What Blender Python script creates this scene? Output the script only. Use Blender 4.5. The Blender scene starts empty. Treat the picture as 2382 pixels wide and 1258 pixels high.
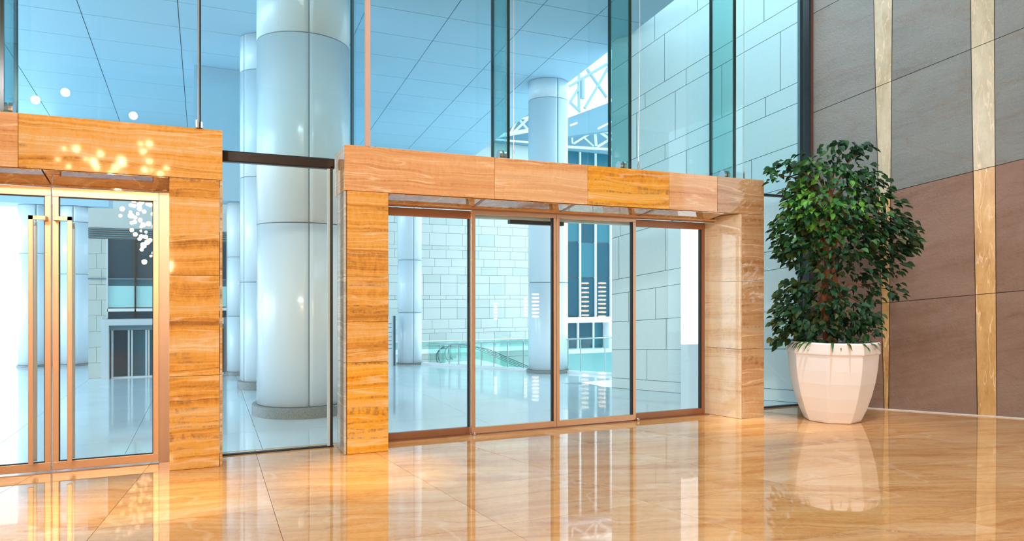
import bpy, bmesh, math, random
from mathutils import Vector, Matrix
S = bpy.context.scene
C = S.collection
R = math.radians
rnd = random.Random(7)

# ------------------------------------------------------------------ camera, sky, sun, exposure
cam = bpy.data.cameras.new('camera'); camo = bpy.data.objects.new('camera', cam); C.objects.link(camo)
camo.location = (0, 0, 1.5); camo.rotation_euler = (R(90), 0, R(-23.66))
cam.sensor_fit = 'HORIZONTAL'; cam.sensor_width = 36; cam.lens = 36 * 1623 / 2382
cam.shift_y = 56 / 2382; cam.clip_start = 0.05; cam.clip_end = 400
S.camera = camo
S.view_settings.view_transform = 'Standard'; S.view_settings.look = 'None'
S.view_settings.gamma = 1; S.view_settings.exposure = 0.0; S.view_settings.use_curve_mapping = False
S.cycles.transparent_max_bounces = 32      # many sheets of glass stand one behind the other
w = bpy.data.worlds.new('sky'); S.world = w; w.use_nodes = True
w.node_tree.nodes['Background'].inputs[0].default_value = (0.72, 0.90, 1.0, 1)
w.node_tree.nodes['Background'].inputs[1].default_value = 3.0

def light(kind, name, loc, energy, color, target=None, **kw):
    l = bpy.data.lights.new(name, kind); l.energy = energy; l.color = color
    for k, v in kw.items(): setattr(l, k, v)
    o = bpy.data.objects.new(name, l); C.objects.link(o); o.location = loc
    if target is not None:
        o.rotation_euler = (Vector(target) - Vector(loc)).to_track_quat('-Z', 'Y').to_euler()
    return o
# open left side of the forecourt
light('AREA', 'open_side_daylight', (-13.5, 12.5, 2.9), 1000, (0.80, 0.93, 1.0), (0, 12.5, 2.9), shape='RECTANGLE', size=11, size_y=5.4)
# skylight of the open atrium behind the colonnade
light('AREA', 'atrium_daylight', (6, 24, 12), 900, (0.80, 0.93, 1.0), (2, 13, 2), shape='RECTANGLE', size=12, size_y=6)
light('SPOT', 'planter_fill', (4.6, 3.4, 7.4), 900, (1.0, 0.97, 0.95), (6.75, 6.0, 0.9), spot_size=R(22), spot_blend=0.9, shadow_soft_size=0.15)  # added spot that brightens the white pot, no fixture there
# room lighting: unseen fills added overhead and behind, then warm downlights over the portals
light('AREA', 'cool_lobby_fill', (4.5, 4.6, 7.8), 300, (0.74, 0.90, 1.0), (4.9, 4.3, 0), shape='RECTANGLE', size=8, size_y=3)  # added cool area fill, meant for the upper right wall
for (x, z, tx) in ((-3.7, 6.1, 0.5), (-3.1, 6.35, 3.0), (-1.66, 5.94, 5.5)):
    light('SPOT', 'frontal_fill', (x, -5.5, z), 640, (1.0, 0.96, 0.92), (tx, 6.5, 1.0), spot_size=R(95), spot_blend=0.8, shadow_soft_size=0.09)  # added frontal fill on the portals, placed to mirror as small dots
for (x, y, tx, ty, e) in ((-0.5, 5.3, -0.45, 5.75, 1500), (1.25, 5.4, 1.3, 5.85, 1700), (5.6, 5.6, 5.7, 6.2, 1300), (-1.6, 5.0, -1.3, 5.5, 1200), (0.4, 5.3, 0.4, 5.75, 700)):
    light('SPOT', 'portal_downlight', (x, y, 7.4), e, (1.0, 0.76, 0.24), (tx, ty, 0), spot_size=R(14), spot_blend=1.0, shadow_soft_size=0.12)
# ------------------------------------------------------------------ helpers
class MB:
    def __init__(s): s.v = []; s.f = []
    def add(s, vs, fs):
        n = len(s.v); s.v += [tuple(v) for v in vs]; s.f += [tuple(i + n for i in f) for f in fs]; return s
    def box(s, x0, x1, y0, y1, z0, z1):
        return s.add([(x0,y0,z0),(x1,y0,z0),(x1,y1,z0),(x0,y1,z0),(x0,y0,z1),(x1,y0,z1),(x1,y1,z1),(x0,y1,z1)],
                     [(0,3,2,1),(4,5,6,7),(0,1,5,4),(1,2,6,5),(2,3,7,6),(3,0,4,7)])
    def prism(s, poly, z0, z1):                       # poly: plan outline, counter-clockwise
        n = len(poly)
        return s.add([(x, y, z0) for x, y in poly] + [(x, y, z1) for x, y in poly],
                     [tuple(range(n))[::-1], tuple(range(n, 2*n))] + [(i, (i+1) % n, n + (i+1) % n, n + i) for i in range(n)])
    def slab(s, poly, o, d, nrm, a, b):               # poly (t, z) on a vertical plane through o along d; a..b along the normal
        n = len(poly)
        P = lambda t, z, q: (o[0] + d[0]*t + nrm[0]*q, o[1] + d[1]*t + nrm[1]*q, z)
        return s.add([P(t, z, a) for t, z in poly] + [P(t, z, b) for t, z in poly],
                     [tuple(range(n))[::-1], tuple(range(n, 2*n))] + [(i, (i+1) % n, n + (i+1) % n, n + i) for i in range(n)])
    def tube(s, pts, r, n=8, closed=False):
        pts = [Vector(p) for p in pts]; rings = []; rr = r if isinstance(r, (list, tuple)) else [r]*len(pts)
        up = None
        for i, p in enumerate(pts):
            t = (pts[min(i+1, len(pts)-1)] - pts[max(i-1, 0)]).normalized()
            if up is None: up = Vector((0,0,1)) if abs(t.z) < .9 else Vector((1,0,0))
            a = t.cross(up).normalized(); b = a.cross(t).normalized(); up = b
            rings.append([p + (a*math.cos(2*math.pi*k/n) + b*math.sin(2*math.pi*k/n))*rr[i] for k in range(n)])
        vs = [v for q in rings for v in q]; fs = []
        for i in range(len(rings)-1):
            for k in range(n): fs.append((i*n+k, i*n+(k+1) % n, (i+1)*n+(k+1) % n, (i+1)*n+k))
        fs.append(tuple(range(n))[::-1]); fs.append(tuple((len(rings)-1)*n + k for k in range(n)))
        return s.add(vs, fs)
    def lathe(s, prof, c=(0, 0), n=48, rot=0.0):      # prof: (radius, z), bottom to top
        vs = []; fs = []
        for r_, z in prof:
            for k in range(n):
                a = 2*math.pi*k/n + rot; vs.append((c[0]+r_*math.cos(a), c[1]+r_*math.sin(a), z))
        for i in range(len(prof)-1):
            for k in range(n): fs.append((i*n+k, i*n+(k+1) % n, (i+1)*n+(k+1) % n, (i+1)*n+k))
        fs.append(tuple(range(n))[::-1]); fs.append(tuple((len(prof)-1)*n + k for k in range(n)))
        return s.add(vs, fs)
    def build(s, name, mat, parent=None, org=(0, 0, 0), smooth=False, bevel=0, kind=None, label=None):
        me = bpy.data.meshes.new(name)
        me.from_pydata([(v[0]-org[0], v[1]-org[1], v[2]-org[2]) for v in s.v], [], s.f); me.materials.append(mat)
        bm = bmesh.new(); bm.from_mesh(me); bmesh.ops.recalc_face_normals(bm, faces=bm.faces); bm.to_mesh(me); bm.free()
        if smooth:
            for p in me.polygons: p.use_smooth = True
            me.set_sharp_from_angle(angle=R(35))
        o = bpy.data.objects.new(name, me); C.objects.link(o)
        if parent is not None: o.parent = parent
        else: o.location = org
        if bevel:
            m = o.modifiers.new('bevel', 'BEVEL'); m.width = bevel; m.segments = 2; m.limit_method = 'ANGLE'
        if kind: o['kind'] = kind
        if label: o['label'] = label
        return o
def box(*a): return MB().box(*a)

def thing(name, label, cat, loc=(0, 0, 0), group=None, kind=None):
    o = bpy.data.objects.new(name, None); C.objects.link(o); o.location = loc; o.empty_display_size = 0.1
    return tag(o, label, cat, group, kind)
def tag(o, label, cat, group=None, kind=None):
    o['label'] = label; o['category'] = cat
    if group: o['group'] = group
    if kind: o['kind'] = kind
    return o
def inset(poly, g):                                   # convex polygon moved in by g on every side
    n = len(poly); out = []
    area = sum(poly[i][0]*poly[(i+1) % n][1] - poly[(i+1) % n][0]*poly[i][1] for i in range(n))
    if area < 0: poly = poly[::-1]
    for i in range(n):
        p0, p1, p2 = Vector(poly[i-1]), Vector(poly[i]), Vector(poly[(i+1) % n])
        d1 = (p1-p0).normalized(); d2 = (p2-p1).normalized()
        n1 = Vector((-d1.y, d1.x)); n2 = Vector((-d2.y, d2.x))
        k = 1 + n1.dot(n2)
        out.append(tuple(p1 + (n1+n2)*(g/max(k, .2))))
    return out
def clip(poly, a, b, c):                              # keep a*x + b*y <= c
    out = []
    for i in range(len(poly)):
        p, q = poly[i-1], poly[i]
        fp = a*p[0]+b*p[1]-c; fq = a*q[0]+b*q[1]-c
        if (fp <= 0) != (fq <= 0):
            t = fp/(fp-fq); out.append((p[0]+(q[0]-p[0])*t, p[1]+(q[1]-p[1])*t))
        if fq <= 0: out.append(q)
    res = []
    for p in out:
        if not res or (abs(p[0]-res[-1][0])+abs(p[1]-res[-1][1])) > 1e-4: res.append(p)
    if len(res) > 1 and abs(res[0][0]-res[-1][0])+abs(res[0][1]-res[-1][1]) < 1e-4: res.pop()
    return res

# ------------------------------------------------------------------ materials
def new(name):
    m = bpy.data.materials.new(name); m.use_nodes = True; nt = m.node_tree; b = nt.nodes['Principled BSDF']
    return m, nt, b
def plain(name, col, rough=.5, metal=0, spec=.5, noise=0, nscale=8, bump=0, ior=1.45, coat=0):
    m, nt, b = new(name)
    b.inputs['Base Color'].default_value = (*col, 1); b.inputs['Roughness'].default_value = rough
    b.inputs['Metallic'].default_value = metal; b.inputs['IOR'].default_value = ior; b.inputs['Coat Weight'].default_value = coat
    if noise or bump:
        tc = nt.nodes.new('ShaderNodeTexCoord'); n = nt.nodes.new('ShaderNodeTexNoise')
        n.inputs['Scale'].default_value = nscale; n.inputs['Detail'].default_value = 5
        nt.links.new(tc.outputs['Object'], n.inputs['Vector'])
        if noise:
            r = nt.nodes.new('ShaderNodeValToRGB'); nt.links.new(n.outputs['Fac'], r.inputs[0])
            r.color_ramp.elements[0].position = .3; r.color_ramp.elements[1].position = .7
            r.color_ramp.elements[0].color = (*[c*(1-noise) for c in col], 1)
            r.color_ramp.elements[1].color = (*[min(1, c*(1+noise*.6)) for c in col], 1)
            nt.links.new(r.outputs[0], b.inputs['Base Color'])
        if bump:
            bp = nt.nodes.new('ShaderNodeBump'); bp.inputs['Strength'].default_value = bump; bp.inputs['Distance'].default_value = .01
            nt.links.new(n.outputs['Fac'], bp.inputs['Height']); nt.links.new(bp.outputs[0], b.inputs['Normal'])
    return m
def glass(name, tint, refl=.06, rough=0.0):
    m = bpy.data.materials.new(name); m.use_nodes = True; nt = m.node_tree; nt.nodes.clear()
    out = nt.nodes.new('ShaderNodeOutputMaterial'); mix = nt.nodes.new('ShaderNodeMixShader')
    t = nt.nodes.new('ShaderNodeBsdfTransparent'); t.inputs[0].default_value = (*tint, 1)
    g = nt.nodes.new('ShaderNodeBsdfGlossy'); g.inputs['Roughness'].default_value = rough
    lw = nt.nodes.new('ShaderNodeLayerWeight'); p = nt.nodes.new('ShaderNodeMath'); p.operation = 'POWER'; p.inputs[1].default_value = 4
    ma = nt.nodes.new('ShaderNodeMath'); ma.operation = 'MULTIPLY_ADD'; ma.inputs[1].default_value = .7; ma.inputs[2].default_value = refl
    nt.links.new(lw.outputs['Facing'], p.inputs[0]); nt.links.new(p.outputs[0], ma.inputs[0]); nt.links.new(ma.outputs[0], mix.inputs[0])
    nt.links.new(t.outputs[0], mix.inputs[1]); nt.links.new(g.outputs[0], mix.inputs[2]); nt.links.new(mix.outputs[0], out.inputs[0])
    return m
def emit(name, col, st):
    m = bpy.data.materials.new(name); m.use_nodes = True; nt = m.node_tree; nt.nodes.clear()
    o = nt.nodes.new('ShaderNodeOutputMaterial'); e = nt.nodes.new('ShaderNodeEmission')
    e.inputs[0].default_value = (*col, 1); e.inputs[1].default_value = st; nt.links.new(e.outputs[0], o.inputs[0]); return m
def ramp(nt, stops):
    r = nt.nodes.new('ShaderNodeValToRGB'); el = r.color_ramp.elements
    while len(el) < len(stops): el.new(.5)
    for e, (p, c) in zip(el, stops): e.position = p; e.color = (*c, 1)
    return r
def stone(name, stops, seed=0, zs=7, xs=.22, fine=70, rough=.05, spec=1.45, veins=(.98, .84, .62), vein_amt=.22, dark=(.34, .13, .035), dark_amt=.95, rot=(0, 0, 0), dist=.11, bump=0, flat=False):
    """banded onyx / marble: strata squeezed along one axis, a fine grain, pale veins and thin dark seams"""
    m, nt, b = new(name); L = nt.links.new
    tc = nt.nodes.new('ShaderNodeTexCoord'); mp = nt.nodes.new('ShaderNodeMapping')
    mp.inputs['Location'].default_value = (seed*3.1, seed*1.7, seed*2.3); mp.inputs['Rotation'].default_value = rot
    L(tc.outputs['Object'], mp.inputs[0])
    wn = nt.nodes.new('ShaderNodeTexNoise'); wn.inputs['Scale'].default_value = 1.6; wn.inputs['Detail'].default_value = 4; L(mp.outputs[0], wn.inputs['Vector'])
    wa = nt.nodes.new('ShaderNodeVectorMath'); wa.operation = 'MULTIPLY_ADD'; wa.inputs[1].default_value = (dist,)*3
    L(wn.outputs['Color'], wa.inputs[0]); L(mp.outputs[0], wa.inputs[2])
    def noise(scale, detail, rough_=.6):
        q = nt.nodes.new('ShaderNodeMapping'); q.inputs['Scale'].default_value = scale; L(wa.outputs[0], q.inputs[0])
        n = nt.nodes.new('ShaderNodeTexNoise'); n.inputs['Scale'].default_value = 1; n.inputs['Detail'].default_value = detail; n.inputs['Roughness'].default_value = rough_
        L(q.outputs[0], n.inputs['Vector']); return n
    n1 = noise((xs, xs, zs) if not flat else (xs, zs, xs), 7)
    n2 = noise((xs*2, xs*2, fine) if not flat else (xs*2, fine, xs*2), 4, .7)
    n3 = noise((24, 24, 13), 6, .75)
    a1 = nt.nodes.new('ShaderNodeMath'); a1.operation = 'MULTIPLY_ADD'; a1.inputs[1].default_value = .5; L(n2.outputs[0], a1.inputs[0]); L(n1.outputs[0], a1.inputs[2])
    a2 = nt.nodes.new('ShaderNodeMath'); a2.operation = 'MULTIPLY_ADD'; a2.inputs[1].default_value = .40; L(n3.outputs[0], a2.inputs[0]); L(a1.outputs[0], a2.inputs[2])
    a3 = nt.nodes.new('ShaderNodeMath'); a3.operation = 'SUBTRACT'; a3.inputs[1].default_value = .45; L(a2.outputs[0], a3.inputs[0])
    r = ramp(nt, stops); L(a3.outputs[0], r.inputs[0]); col = r.outputs[0]
    def ridge(src, c, width, amt, col, lev=.5, brk=None):
        s_ = nt.nodes.new('ShaderNodeMath'); s_.operation = 'SUBTRACT'; s_.inputs[1].default_value = lev; L(src, s_.inputs[0])
        ab = nt.nodes.new('ShaderNodeMath'); ab.operation = 'ABSOLUTE'; L(s_.outputs[0], ab.inputs[0])
        mr = nt.nodes.new('ShaderNodeMapRange'); mr.inputs[1].default_value = 0; mr.inputs[2].default_value = width; mr.inputs[3].default_value = amt; mr.inputs[4].default_value = 0; L(ab.outputs[0], mr.inputs[0])
        fac = mr.outputs[0]
        if brk is not None:
            m2 = nt.nodes.new('ShaderNodeMapRange'); m2.inputs[1].default_value = .40; m2.inputs[2].default_value = .62; L(brk, m2.inputs[0])
            m3 = nt.nodes.new('ShaderNodeMath'); m3.operation = 'MULTIPLY'; L(fac, m3.inputs[0]); L(m2.outputs[0], m3.inputs[1]); fac = m3.outputs[0]
        mx = nt.nodes.new('ShaderNodeMixRGB'); mx.inputs[2].default_value = (*c, 1); L(fac, mx.inputs[0]); L(col, mx.inputs[1]); return mx.outputs[0]
    nd = noise((xs*1.2, xs*1.2, zs*.6) if not flat else (xs*.8, zs*.55, xs*.8), 3, .55)
    if dark_amt: col = ridge(nd.outputs[0], dark, .030, dark_amt, col, .5, n3.outputs[0])
    nv = noise((1.6, 1.6, 1.3) if not flat else (.55, .9, .6), 3, .5)
    if vein_amt and flat: col = ridge(nv.outputs[0], veins, .010, vein_amt, col)
    elif vein_amt: col = ridge(nd.outputs[0], veins, .012, vein_amt*2, col, .565); col = ridge(nd.outputs[0], veins, .008, vein_amt*1.6, col, .43)
    L(col, b.inputs['Base Color']); b.inputs['Roughness'].default_value = rough; b.inputs['IOR'].default_value = spec
    if bump:
        bp = nt.nodes.new('ShaderNodeBump'); bp.inputs['Strength'].default_value = bump; bp.inputs['Distance'].default_value = .022
        bn = nt.nodes.new('ShaderNodeTexNoise'); bn.inputs['Scale'].default_value = 38; bn.inputs['Detail'].default_value = 6; bn.inputs['Roughness'].default_value = .7
        L(mp.outputs[0], bn.inputs['Vector']); L(bn.outputs[0], bp.inputs['Height']); L(bp.outputs[0], b.inputs['Normal'])
    return m
ORANGE = [(.28, (.36, .16, .04)), (.38, (.66, .31, .06)), (.47, (.78, .40, .08)), (.55, (.82, .47, .14)), (.64, (.78, .53, .25)), (.75, (.86, .68, .42))]
DEEP = [(.28, (.40, .14, .02)), (.38, (.76, .33, .03)), (.47, (.86, .42, .04)), (.55, (.88, .50, .09)), (.66, (.84, .50, .16)), (.78, (.88, .64, .33))]
TAN = [(.28, (.52, .24, .09)), (.38, (.70, .37, .16)), (.47, (.76, .43, .20)), (.56, (.80, .50, .26)), (.68, (.84, .58, .34)), (.8, (.88, .68, .45))]
PALE = [(.28, (.50, .33, .18)), (.38, (.74, .54, .33)), (.48, (.82, .66, .45)), (.58, (.86, .73, .54)), (.7, (.82, .70, .54)), (.8, (.9, .82, .68))]
M = {}
for i in range(3):
    M['orange%d' % i] = stone('orange_onyx', ORANGE, seed=i+1)
    M['deep%d' % i] = stone('deep_orange_onyx', DEEP, seed=i+5, zs=6)
    M['tan%d' % i] = stone('tan_onyx', TAN, seed=i+9, zs=9, fine=95, dark=(.45, .2, .08), dark_amt=.35, vein_amt=.25)
    M['pale%d' % i] = stone('cream_onyx', PALE, seed=i+13, zs=4, dark=(.42, .33, .25), dark_amt=.4)
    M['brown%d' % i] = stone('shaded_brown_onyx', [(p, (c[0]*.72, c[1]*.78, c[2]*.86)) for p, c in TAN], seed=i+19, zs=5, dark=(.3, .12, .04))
M['soffit'] = stone('soffit_onyx', [(p, (c[0]*.8, c[1]*.75, c[2]*.8)) for p, c in ORANGE], seed=33, rough=.03, spec=2.4, xs=1.5, zs=3)
FL = [(.25, (.54, .22, .07)), (.38, (.69, .34, .115)), (.48, (.77, .42, .165)), (.58, (.81, .48, .22)), (.72, (.86, .60, .36))]
for i in range(4):
    M['floor%d' % i] = stone('polished_peach_marble', FL, seed=40+i*2.3, zs=3.2, xs=.4, fine=22, rough=.03, spec=1.8, veins=(.92, .78, .60), vein_amt=.3, dark=(.45, .15, .05), dark_amt=.7, rot=(0, 0, R(22 - 6*i)), flat=True, dist=.22)
M['grout'] = plain('dark_grout', (.12, .09, .06), .8)
M['panelgap'] = plain('grey_joint', (.24, .33, .38), .9)
SAND = [(.25, (.25, .285, .295)), (.42, (.31, .37, .39)), (.55, (.335, .405, .43)), (.7, (.36, .425, .445)), (.8, (.385, .41, .38))]  # upper stone tone with cool daylight mixed into the colour
SANDLO = [(.25, (.30, .20, .16)), (.42, (.37, .26, .215)), (.55, (.40, .29, .25)), (.7, (.42, .32, .27)), (.8, (.45, .34, .27))]  # lower stone tone with warm floor bounce mixed into the colour
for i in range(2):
    M['sand%d' % i] = stone('daylit_grey_sandstone', SAND, seed=60+i, zs=2.0, xs=.6, fine=14, rough=.6, spec=1.45, vein_amt=0, dark=(.30, .17, .08), dark_amt=.35, bump=1.0, rot=(R(8), R(14), 0))
    M['sandlo%d' % i] = stone('warm_lit_brown_sandstone', SANDLO, seed=66+i, zs=2.0, xs=.6, fine=14, rough=.6, spec=1.45, vein_amt=0, dark=(.24, .11, .06), dark_amt=.3, bump=1.0, rot=(R(8), R(14), 0))
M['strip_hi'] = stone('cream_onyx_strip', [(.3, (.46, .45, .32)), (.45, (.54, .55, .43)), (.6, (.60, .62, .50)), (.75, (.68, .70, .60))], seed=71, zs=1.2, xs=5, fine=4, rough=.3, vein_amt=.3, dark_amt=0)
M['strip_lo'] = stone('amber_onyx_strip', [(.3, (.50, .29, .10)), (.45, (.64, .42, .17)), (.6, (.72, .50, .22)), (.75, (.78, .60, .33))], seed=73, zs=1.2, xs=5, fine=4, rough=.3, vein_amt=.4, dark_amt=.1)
M['outstone'] = plain('pale_granite_panel', (.74, .86, .86), .55, noise=.04, nscale=60)
M['fartile'] = plain('white_stone_tile', (.62, .655, .63), .5, noise=.03, nscale=2)
M['fartile2'] = plain('greenish_white_stone_tile', (.55, .61, .575), .5, noise=.03, nscale=2)
M['farback'] = plain('tile_joint', (.34, .38, .38), .9)
M['ceil'] = plain('pale_blue_ceiling_panel', (.41, .62, .74), .5)
M['column'] = plain('white_enamel_column', (.78, .87, .93), .2, ior=1.5)
M['plinth'] = plain('grey_granite_plinth', (.25, .285, .285), .4, noise=.35, nscale=90)
M['outfloor'] = plain('pale_polished_paving', (.68, .80, .84), .08, ior=2.1, noise=.05, nscale=1.5)
M['pane'] = glass('clear_pane', (.955, .99, .995), .035)
M['upane'] = glass('blue_tinted_pane', (.83, .94, .975), .035)
M['fin'] = glass('green_glass_fin', (.66, .86, .84), .05)
M['balus'] = glass('pale_teal_balustrade_glass', (.88, .97, .955), .03)
M['rail'] = glass('teal_rail_glass', (.78, .93, .91), .03)
M['edge'] = plain('dark_green_glass_edge', (.012, .035, .03), .15)
M['bronze'] = plain('satin_bronze_steel', (.78, .52, .34), .34, metal=.85)
M['bronze_d'] = plain('brown_anodised_metal', (.40, .20, .11), .4, metal=.6)
M['steel'] = plain('brushed_steel', (.72, .70, .68), .28, metal=1)
M['dark'] = plain('dark_bronze_metal', (.012, .006, .004), .35, metal=0)
M['black'] = plain('black_plastic', (.015, .017, .02), .4)
M['clad'] = stone('polished_grey_cladding', [(.3, (.40, .38, .33)), (.5, (.52, .50, .44)), (.7, (.60, .58, .52))], seed=80, rough=.05, spec=1.8, vein_amt=.3, dark_amt=0)
M['white'] = plain('white_paint', (.86, .90, .92), .4)
M['truss'] = plain('pale_blue_painted_steel', (.34, .45, .50), .4)
M['pot'] = plain('white_glazed_planter', (.93, .93, .96), .28, ior=1.5)
M['soil'] = plain('dark_soil', (.03, .02, .012), .9, bump=1, nscale=30)
M['bark'] = plain('brown_bark', (.22, .09, .04), .8, noise=.3, nscale=20, bump=.8)
M['glare_glow'] = emit('white_glare_glow', (.93, .98, 1.0), 1.6)  # emission imitates a bright glare, no lamp there
M['bulb'] = emit('warm_bulb', (1.0, .60, .30), 130)
M['lantern'] = emit('lantern_disc', (1.0, .72, .46), 17)
M['wallint'] = plain('warm_stone_wall', (.44, .42, .40), .6, noise=.1, nscale=2)
M['blueglass'] = plain('blue_curtain_glass', (.010, .085, .125), .2, ior=1.3)
M['blueglass2'] = plain('light_blue_curtain_glass', (.035, .17, .22), .2, ior=1.3)
M['teal'] = plain('teal_spandrel_glass', (.27, .44, .45), .15)
M['teal2'] = plain('bright_teal_spandrel', (.42, .80, .82), .2)
M['louver'] = plain('blue_grey_louvre', (.14, .26, .32), .5)
M['frame_w'] = plain('pale_aluminium', (.62, .72, .76), .35)
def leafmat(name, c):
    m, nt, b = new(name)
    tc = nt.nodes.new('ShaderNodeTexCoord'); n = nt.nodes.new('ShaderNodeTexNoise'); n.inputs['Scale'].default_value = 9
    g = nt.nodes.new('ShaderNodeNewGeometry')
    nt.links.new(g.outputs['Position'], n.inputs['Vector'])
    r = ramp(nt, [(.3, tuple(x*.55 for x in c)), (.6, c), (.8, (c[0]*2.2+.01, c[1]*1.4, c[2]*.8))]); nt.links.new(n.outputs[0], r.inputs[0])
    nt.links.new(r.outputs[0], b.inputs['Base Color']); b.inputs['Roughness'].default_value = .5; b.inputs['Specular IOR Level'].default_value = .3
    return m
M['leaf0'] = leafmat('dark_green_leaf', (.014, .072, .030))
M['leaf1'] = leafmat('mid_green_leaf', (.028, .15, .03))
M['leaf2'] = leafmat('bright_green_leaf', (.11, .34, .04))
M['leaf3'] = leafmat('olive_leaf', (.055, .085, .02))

# ------------------------------------------------------------------ interior floor: fanned marble slabs
WA = Vector((7.53, 7.2)); WD = Vector((1.54, -1.95)).normalized(); WN = Vector((WD.y, -WD.x))   # right wall line, normal into the room
if WN.x > 0: WN = -WN
fl = thing('floor', 'polished peach and orange marble floor of large slabs in front of the portals', 'floor', kind='structure')
MB().prism([(-8, -9), (16.5, -9), (16.5, -4.1), (7.53, 7.2), (-8, 7.2)], -.12, -.012).build('floor_bed', M['grout'], fl)
fan = lambda x7, y: x7 + (7.0 - y) * .12 * (x7 - .43)
XL = [-7.9, -6.4, -5.2, -4.2, -3.2, -2.2, -1.3, -.45, .43, 1.42, 2.3, 3.25, 4.2, 5.2, 6.2, 7.2, 8.2, 9.4, 11]
YL = [7.17, 6.12, 5.16, 4.2, 3.2, 2.2, .8, -1.2, -4, -9]
k = 0
for j in range(len(YL)-1):
    for i in range(len(XL)-1):
        y1, y0 = YL[j], YL[j+1]
        q = [(fan(XL[i], y0), y0), (fan(XL[i+1], y0), y0), (fan(XL[i+1], y1), y1), (fan(XL[i], y1), y1)]
        q = clip(q, -WN.x, -WN.y, -(WN.x*WA.x + WN.y*WA.y)); q = clip(q, -1, 0, 8)
        if len(q) < 3: continue
        q = inset(q, .0016)
        mb = MB().prism(q, -.012, 0)
        n = len(q)
        for v in range(n, 2*n): mb.v[v] = (mb.v[v][0], mb.v[v][1], rnd.uniform(-.0007, 0))
        mb.build('marble_slab', M['floor%d' % rnd.randrange(4)], fl); k += 1

# ------------------------------------------------------------------ exterior floor
ef = thing('floor', 'pale blue-grey polished paving of the covered forecourt beyond the glass', 'floor', kind='structure')
RA = Vector((4.32, 14.42)); RB = Vector((6.87, 11.13)); RD = (RB-RA).normalized(); RN = Vector((RD.y, -RD.x))
if RN.y < 0: RN = -RN                                   # points away from the camera
MB().prism([(-14, 7.19), (7.5, 7.25), (6.0, 9.7), (5.7, 12.64), (4.32, 14.42), (4.32, 19.2), (-14, 19.2)], -.15, -.012).build('paving_bed', M['panelgap'], ef)
gx = [-14, -11.5, -9.1, -7.9, -6.7, -5.5, -4.3, -3.1, -1.9, -.7, .5, 1.75, 3.0, 4.32, 5.5, 6.9, 8.6]
gy = [7.19, 8.1, 9.3, 10.5, 11.7, 12.9, 14.1, 15.4, 16.7, 18.0, 19.2]
for i in range(len(gx)-1):
    for j in range(len(gy)-1):
        q = [(gx[i], gy[j]), (gx[i+1], gy[j]), (gx[i+1], gy[j+1]), (gx[i], gy[j+1])]
        if gx[i] >= 4.3: q = clip(q, RN.x, RN.y, RN.dot(RA) + .02)
        q = clip(q, .845, .534, .845*6.02 + .534*9.68) if len(q) > 2 and gy[j] < 9.7 else q
        if len(q) < 3: continue
        q = inset(q, .002)
        if len(q) > 2: MB().prism(q, -.012, 0).build('paving_slab', M['outfloor'], ef)
MB().prism([(4.32, 14.42), (6.9, 11.1), (11, 11.1), (17, 24), (17, 24.2), (4.32, 19.2)], -4.2, -4.0).build('lower_floor', M['outfloor'], ef)

# ------------------------------------------------------------------ exterior ceiling of fanned panels
ce = thing('ceiling', 'pale blue panelled soffit high over the forecourt', 'ceiling', kind='structure')
MB().prism([(-14, 7.2), (5.9, 7.2), (6.12, 9.6), (7.25, 19.2), (-14, 19.2)], 5.64, 5.9).build('ceiling_backing', M['panelgap'], ce)
cf = lambda x0, y: x0 + .0185 * x0 * (y - 9.5)
CX = [-14, -11.5, -9, -7.7, -6.45, -5.2, -4.0, -2.8, -1.6, -.36, .87, 2.08, 3.27, 4.42, 5.32, 6.15]
CY = [7.2, 7.95, 8.87, 9.86, 10.84, 11.85, 12.93, 14.0, 15.2, 16.4, 17.6, 18.8, 19.2]
for i in range(len(CX)-1):
    for j in range(len(CY)-1):
        q = [(cf(CX[i], CY[j]), CY[j]), (cf(CX[i+1], CY[j]), CY[j]), (cf(CX[i+1], CY[j+1]), CY[j+1]), (cf(CX[i], CY[j+1]), CY[j+1])]
        MB().prism(inset(q, .006), 5.6, 5.64).build('ceiling_panel', M['ceil'], ce)

# ------------------------------------------------------------------ room shell (mostly behind the camera)
rw = MB().prism([(WA.x, WA.y), (WA.x+WD.x*15, WA.y+WD.y*15), (WA.x+WD.x*15+.3, WA.y+WD.y*15+.3), (WA.x+.3, WA.y+.1)], 0, 8)
wr = thing('wall_right', 'rough grey-brown sandstone wall with two tall onyx strips behind the plant', 'wall', kind='structure')
def wslab(poly, name, mat, parent, a=0.0, b=.03, **kw):
    MB().slab(poly, WA, WD, WN, a, b).build(name, mat, parent, **kw)
wslab([(0, -.12), (14.9, -.12), (14.9, 8), (0, 8)], 'wall_backing', M['grout'], wr, a=-.3, b=.0)
def lin(p, q): return lambda t: p[1] + (q[1]-p[1])*(t-p[0])/(q[0]-p[0])
jz = [lambda t: 0.0, lin((1.164, 1.41), (2.484, 1.55)), lin((1.1, 2.846), (2.484, 3.14)), lin((.047, 3.953), (2.484, 4.722)), lin((.047, 5.3), (.47, 5.465)), lambda t: 8.0]
def cell(t0b, t1b, t0t, t1t, lo, hi, name, mat, b):
    # t edges at the bottom / top of the whole strip line, measured at z 0 and 5.3
    e0 = lambda z: t0b + (t0t-t0b)*min(z, 5.3)/5.3
    e1 = lambda z: t1b + (t1t-t1b)*min(z, 5.3)/5.3
    a0, a1 = e0(lo(t0b)), e1(lo(t1b)); c0, c1 = e0(hi(t0b)), e1(hi(t1b))
    wslab(inset([(a0, lo(a0)), (a1, lo(a1)), (c1, hi(c1)), (c0, hi(c0))], .004), name, mat, wr, b=b)
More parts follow.
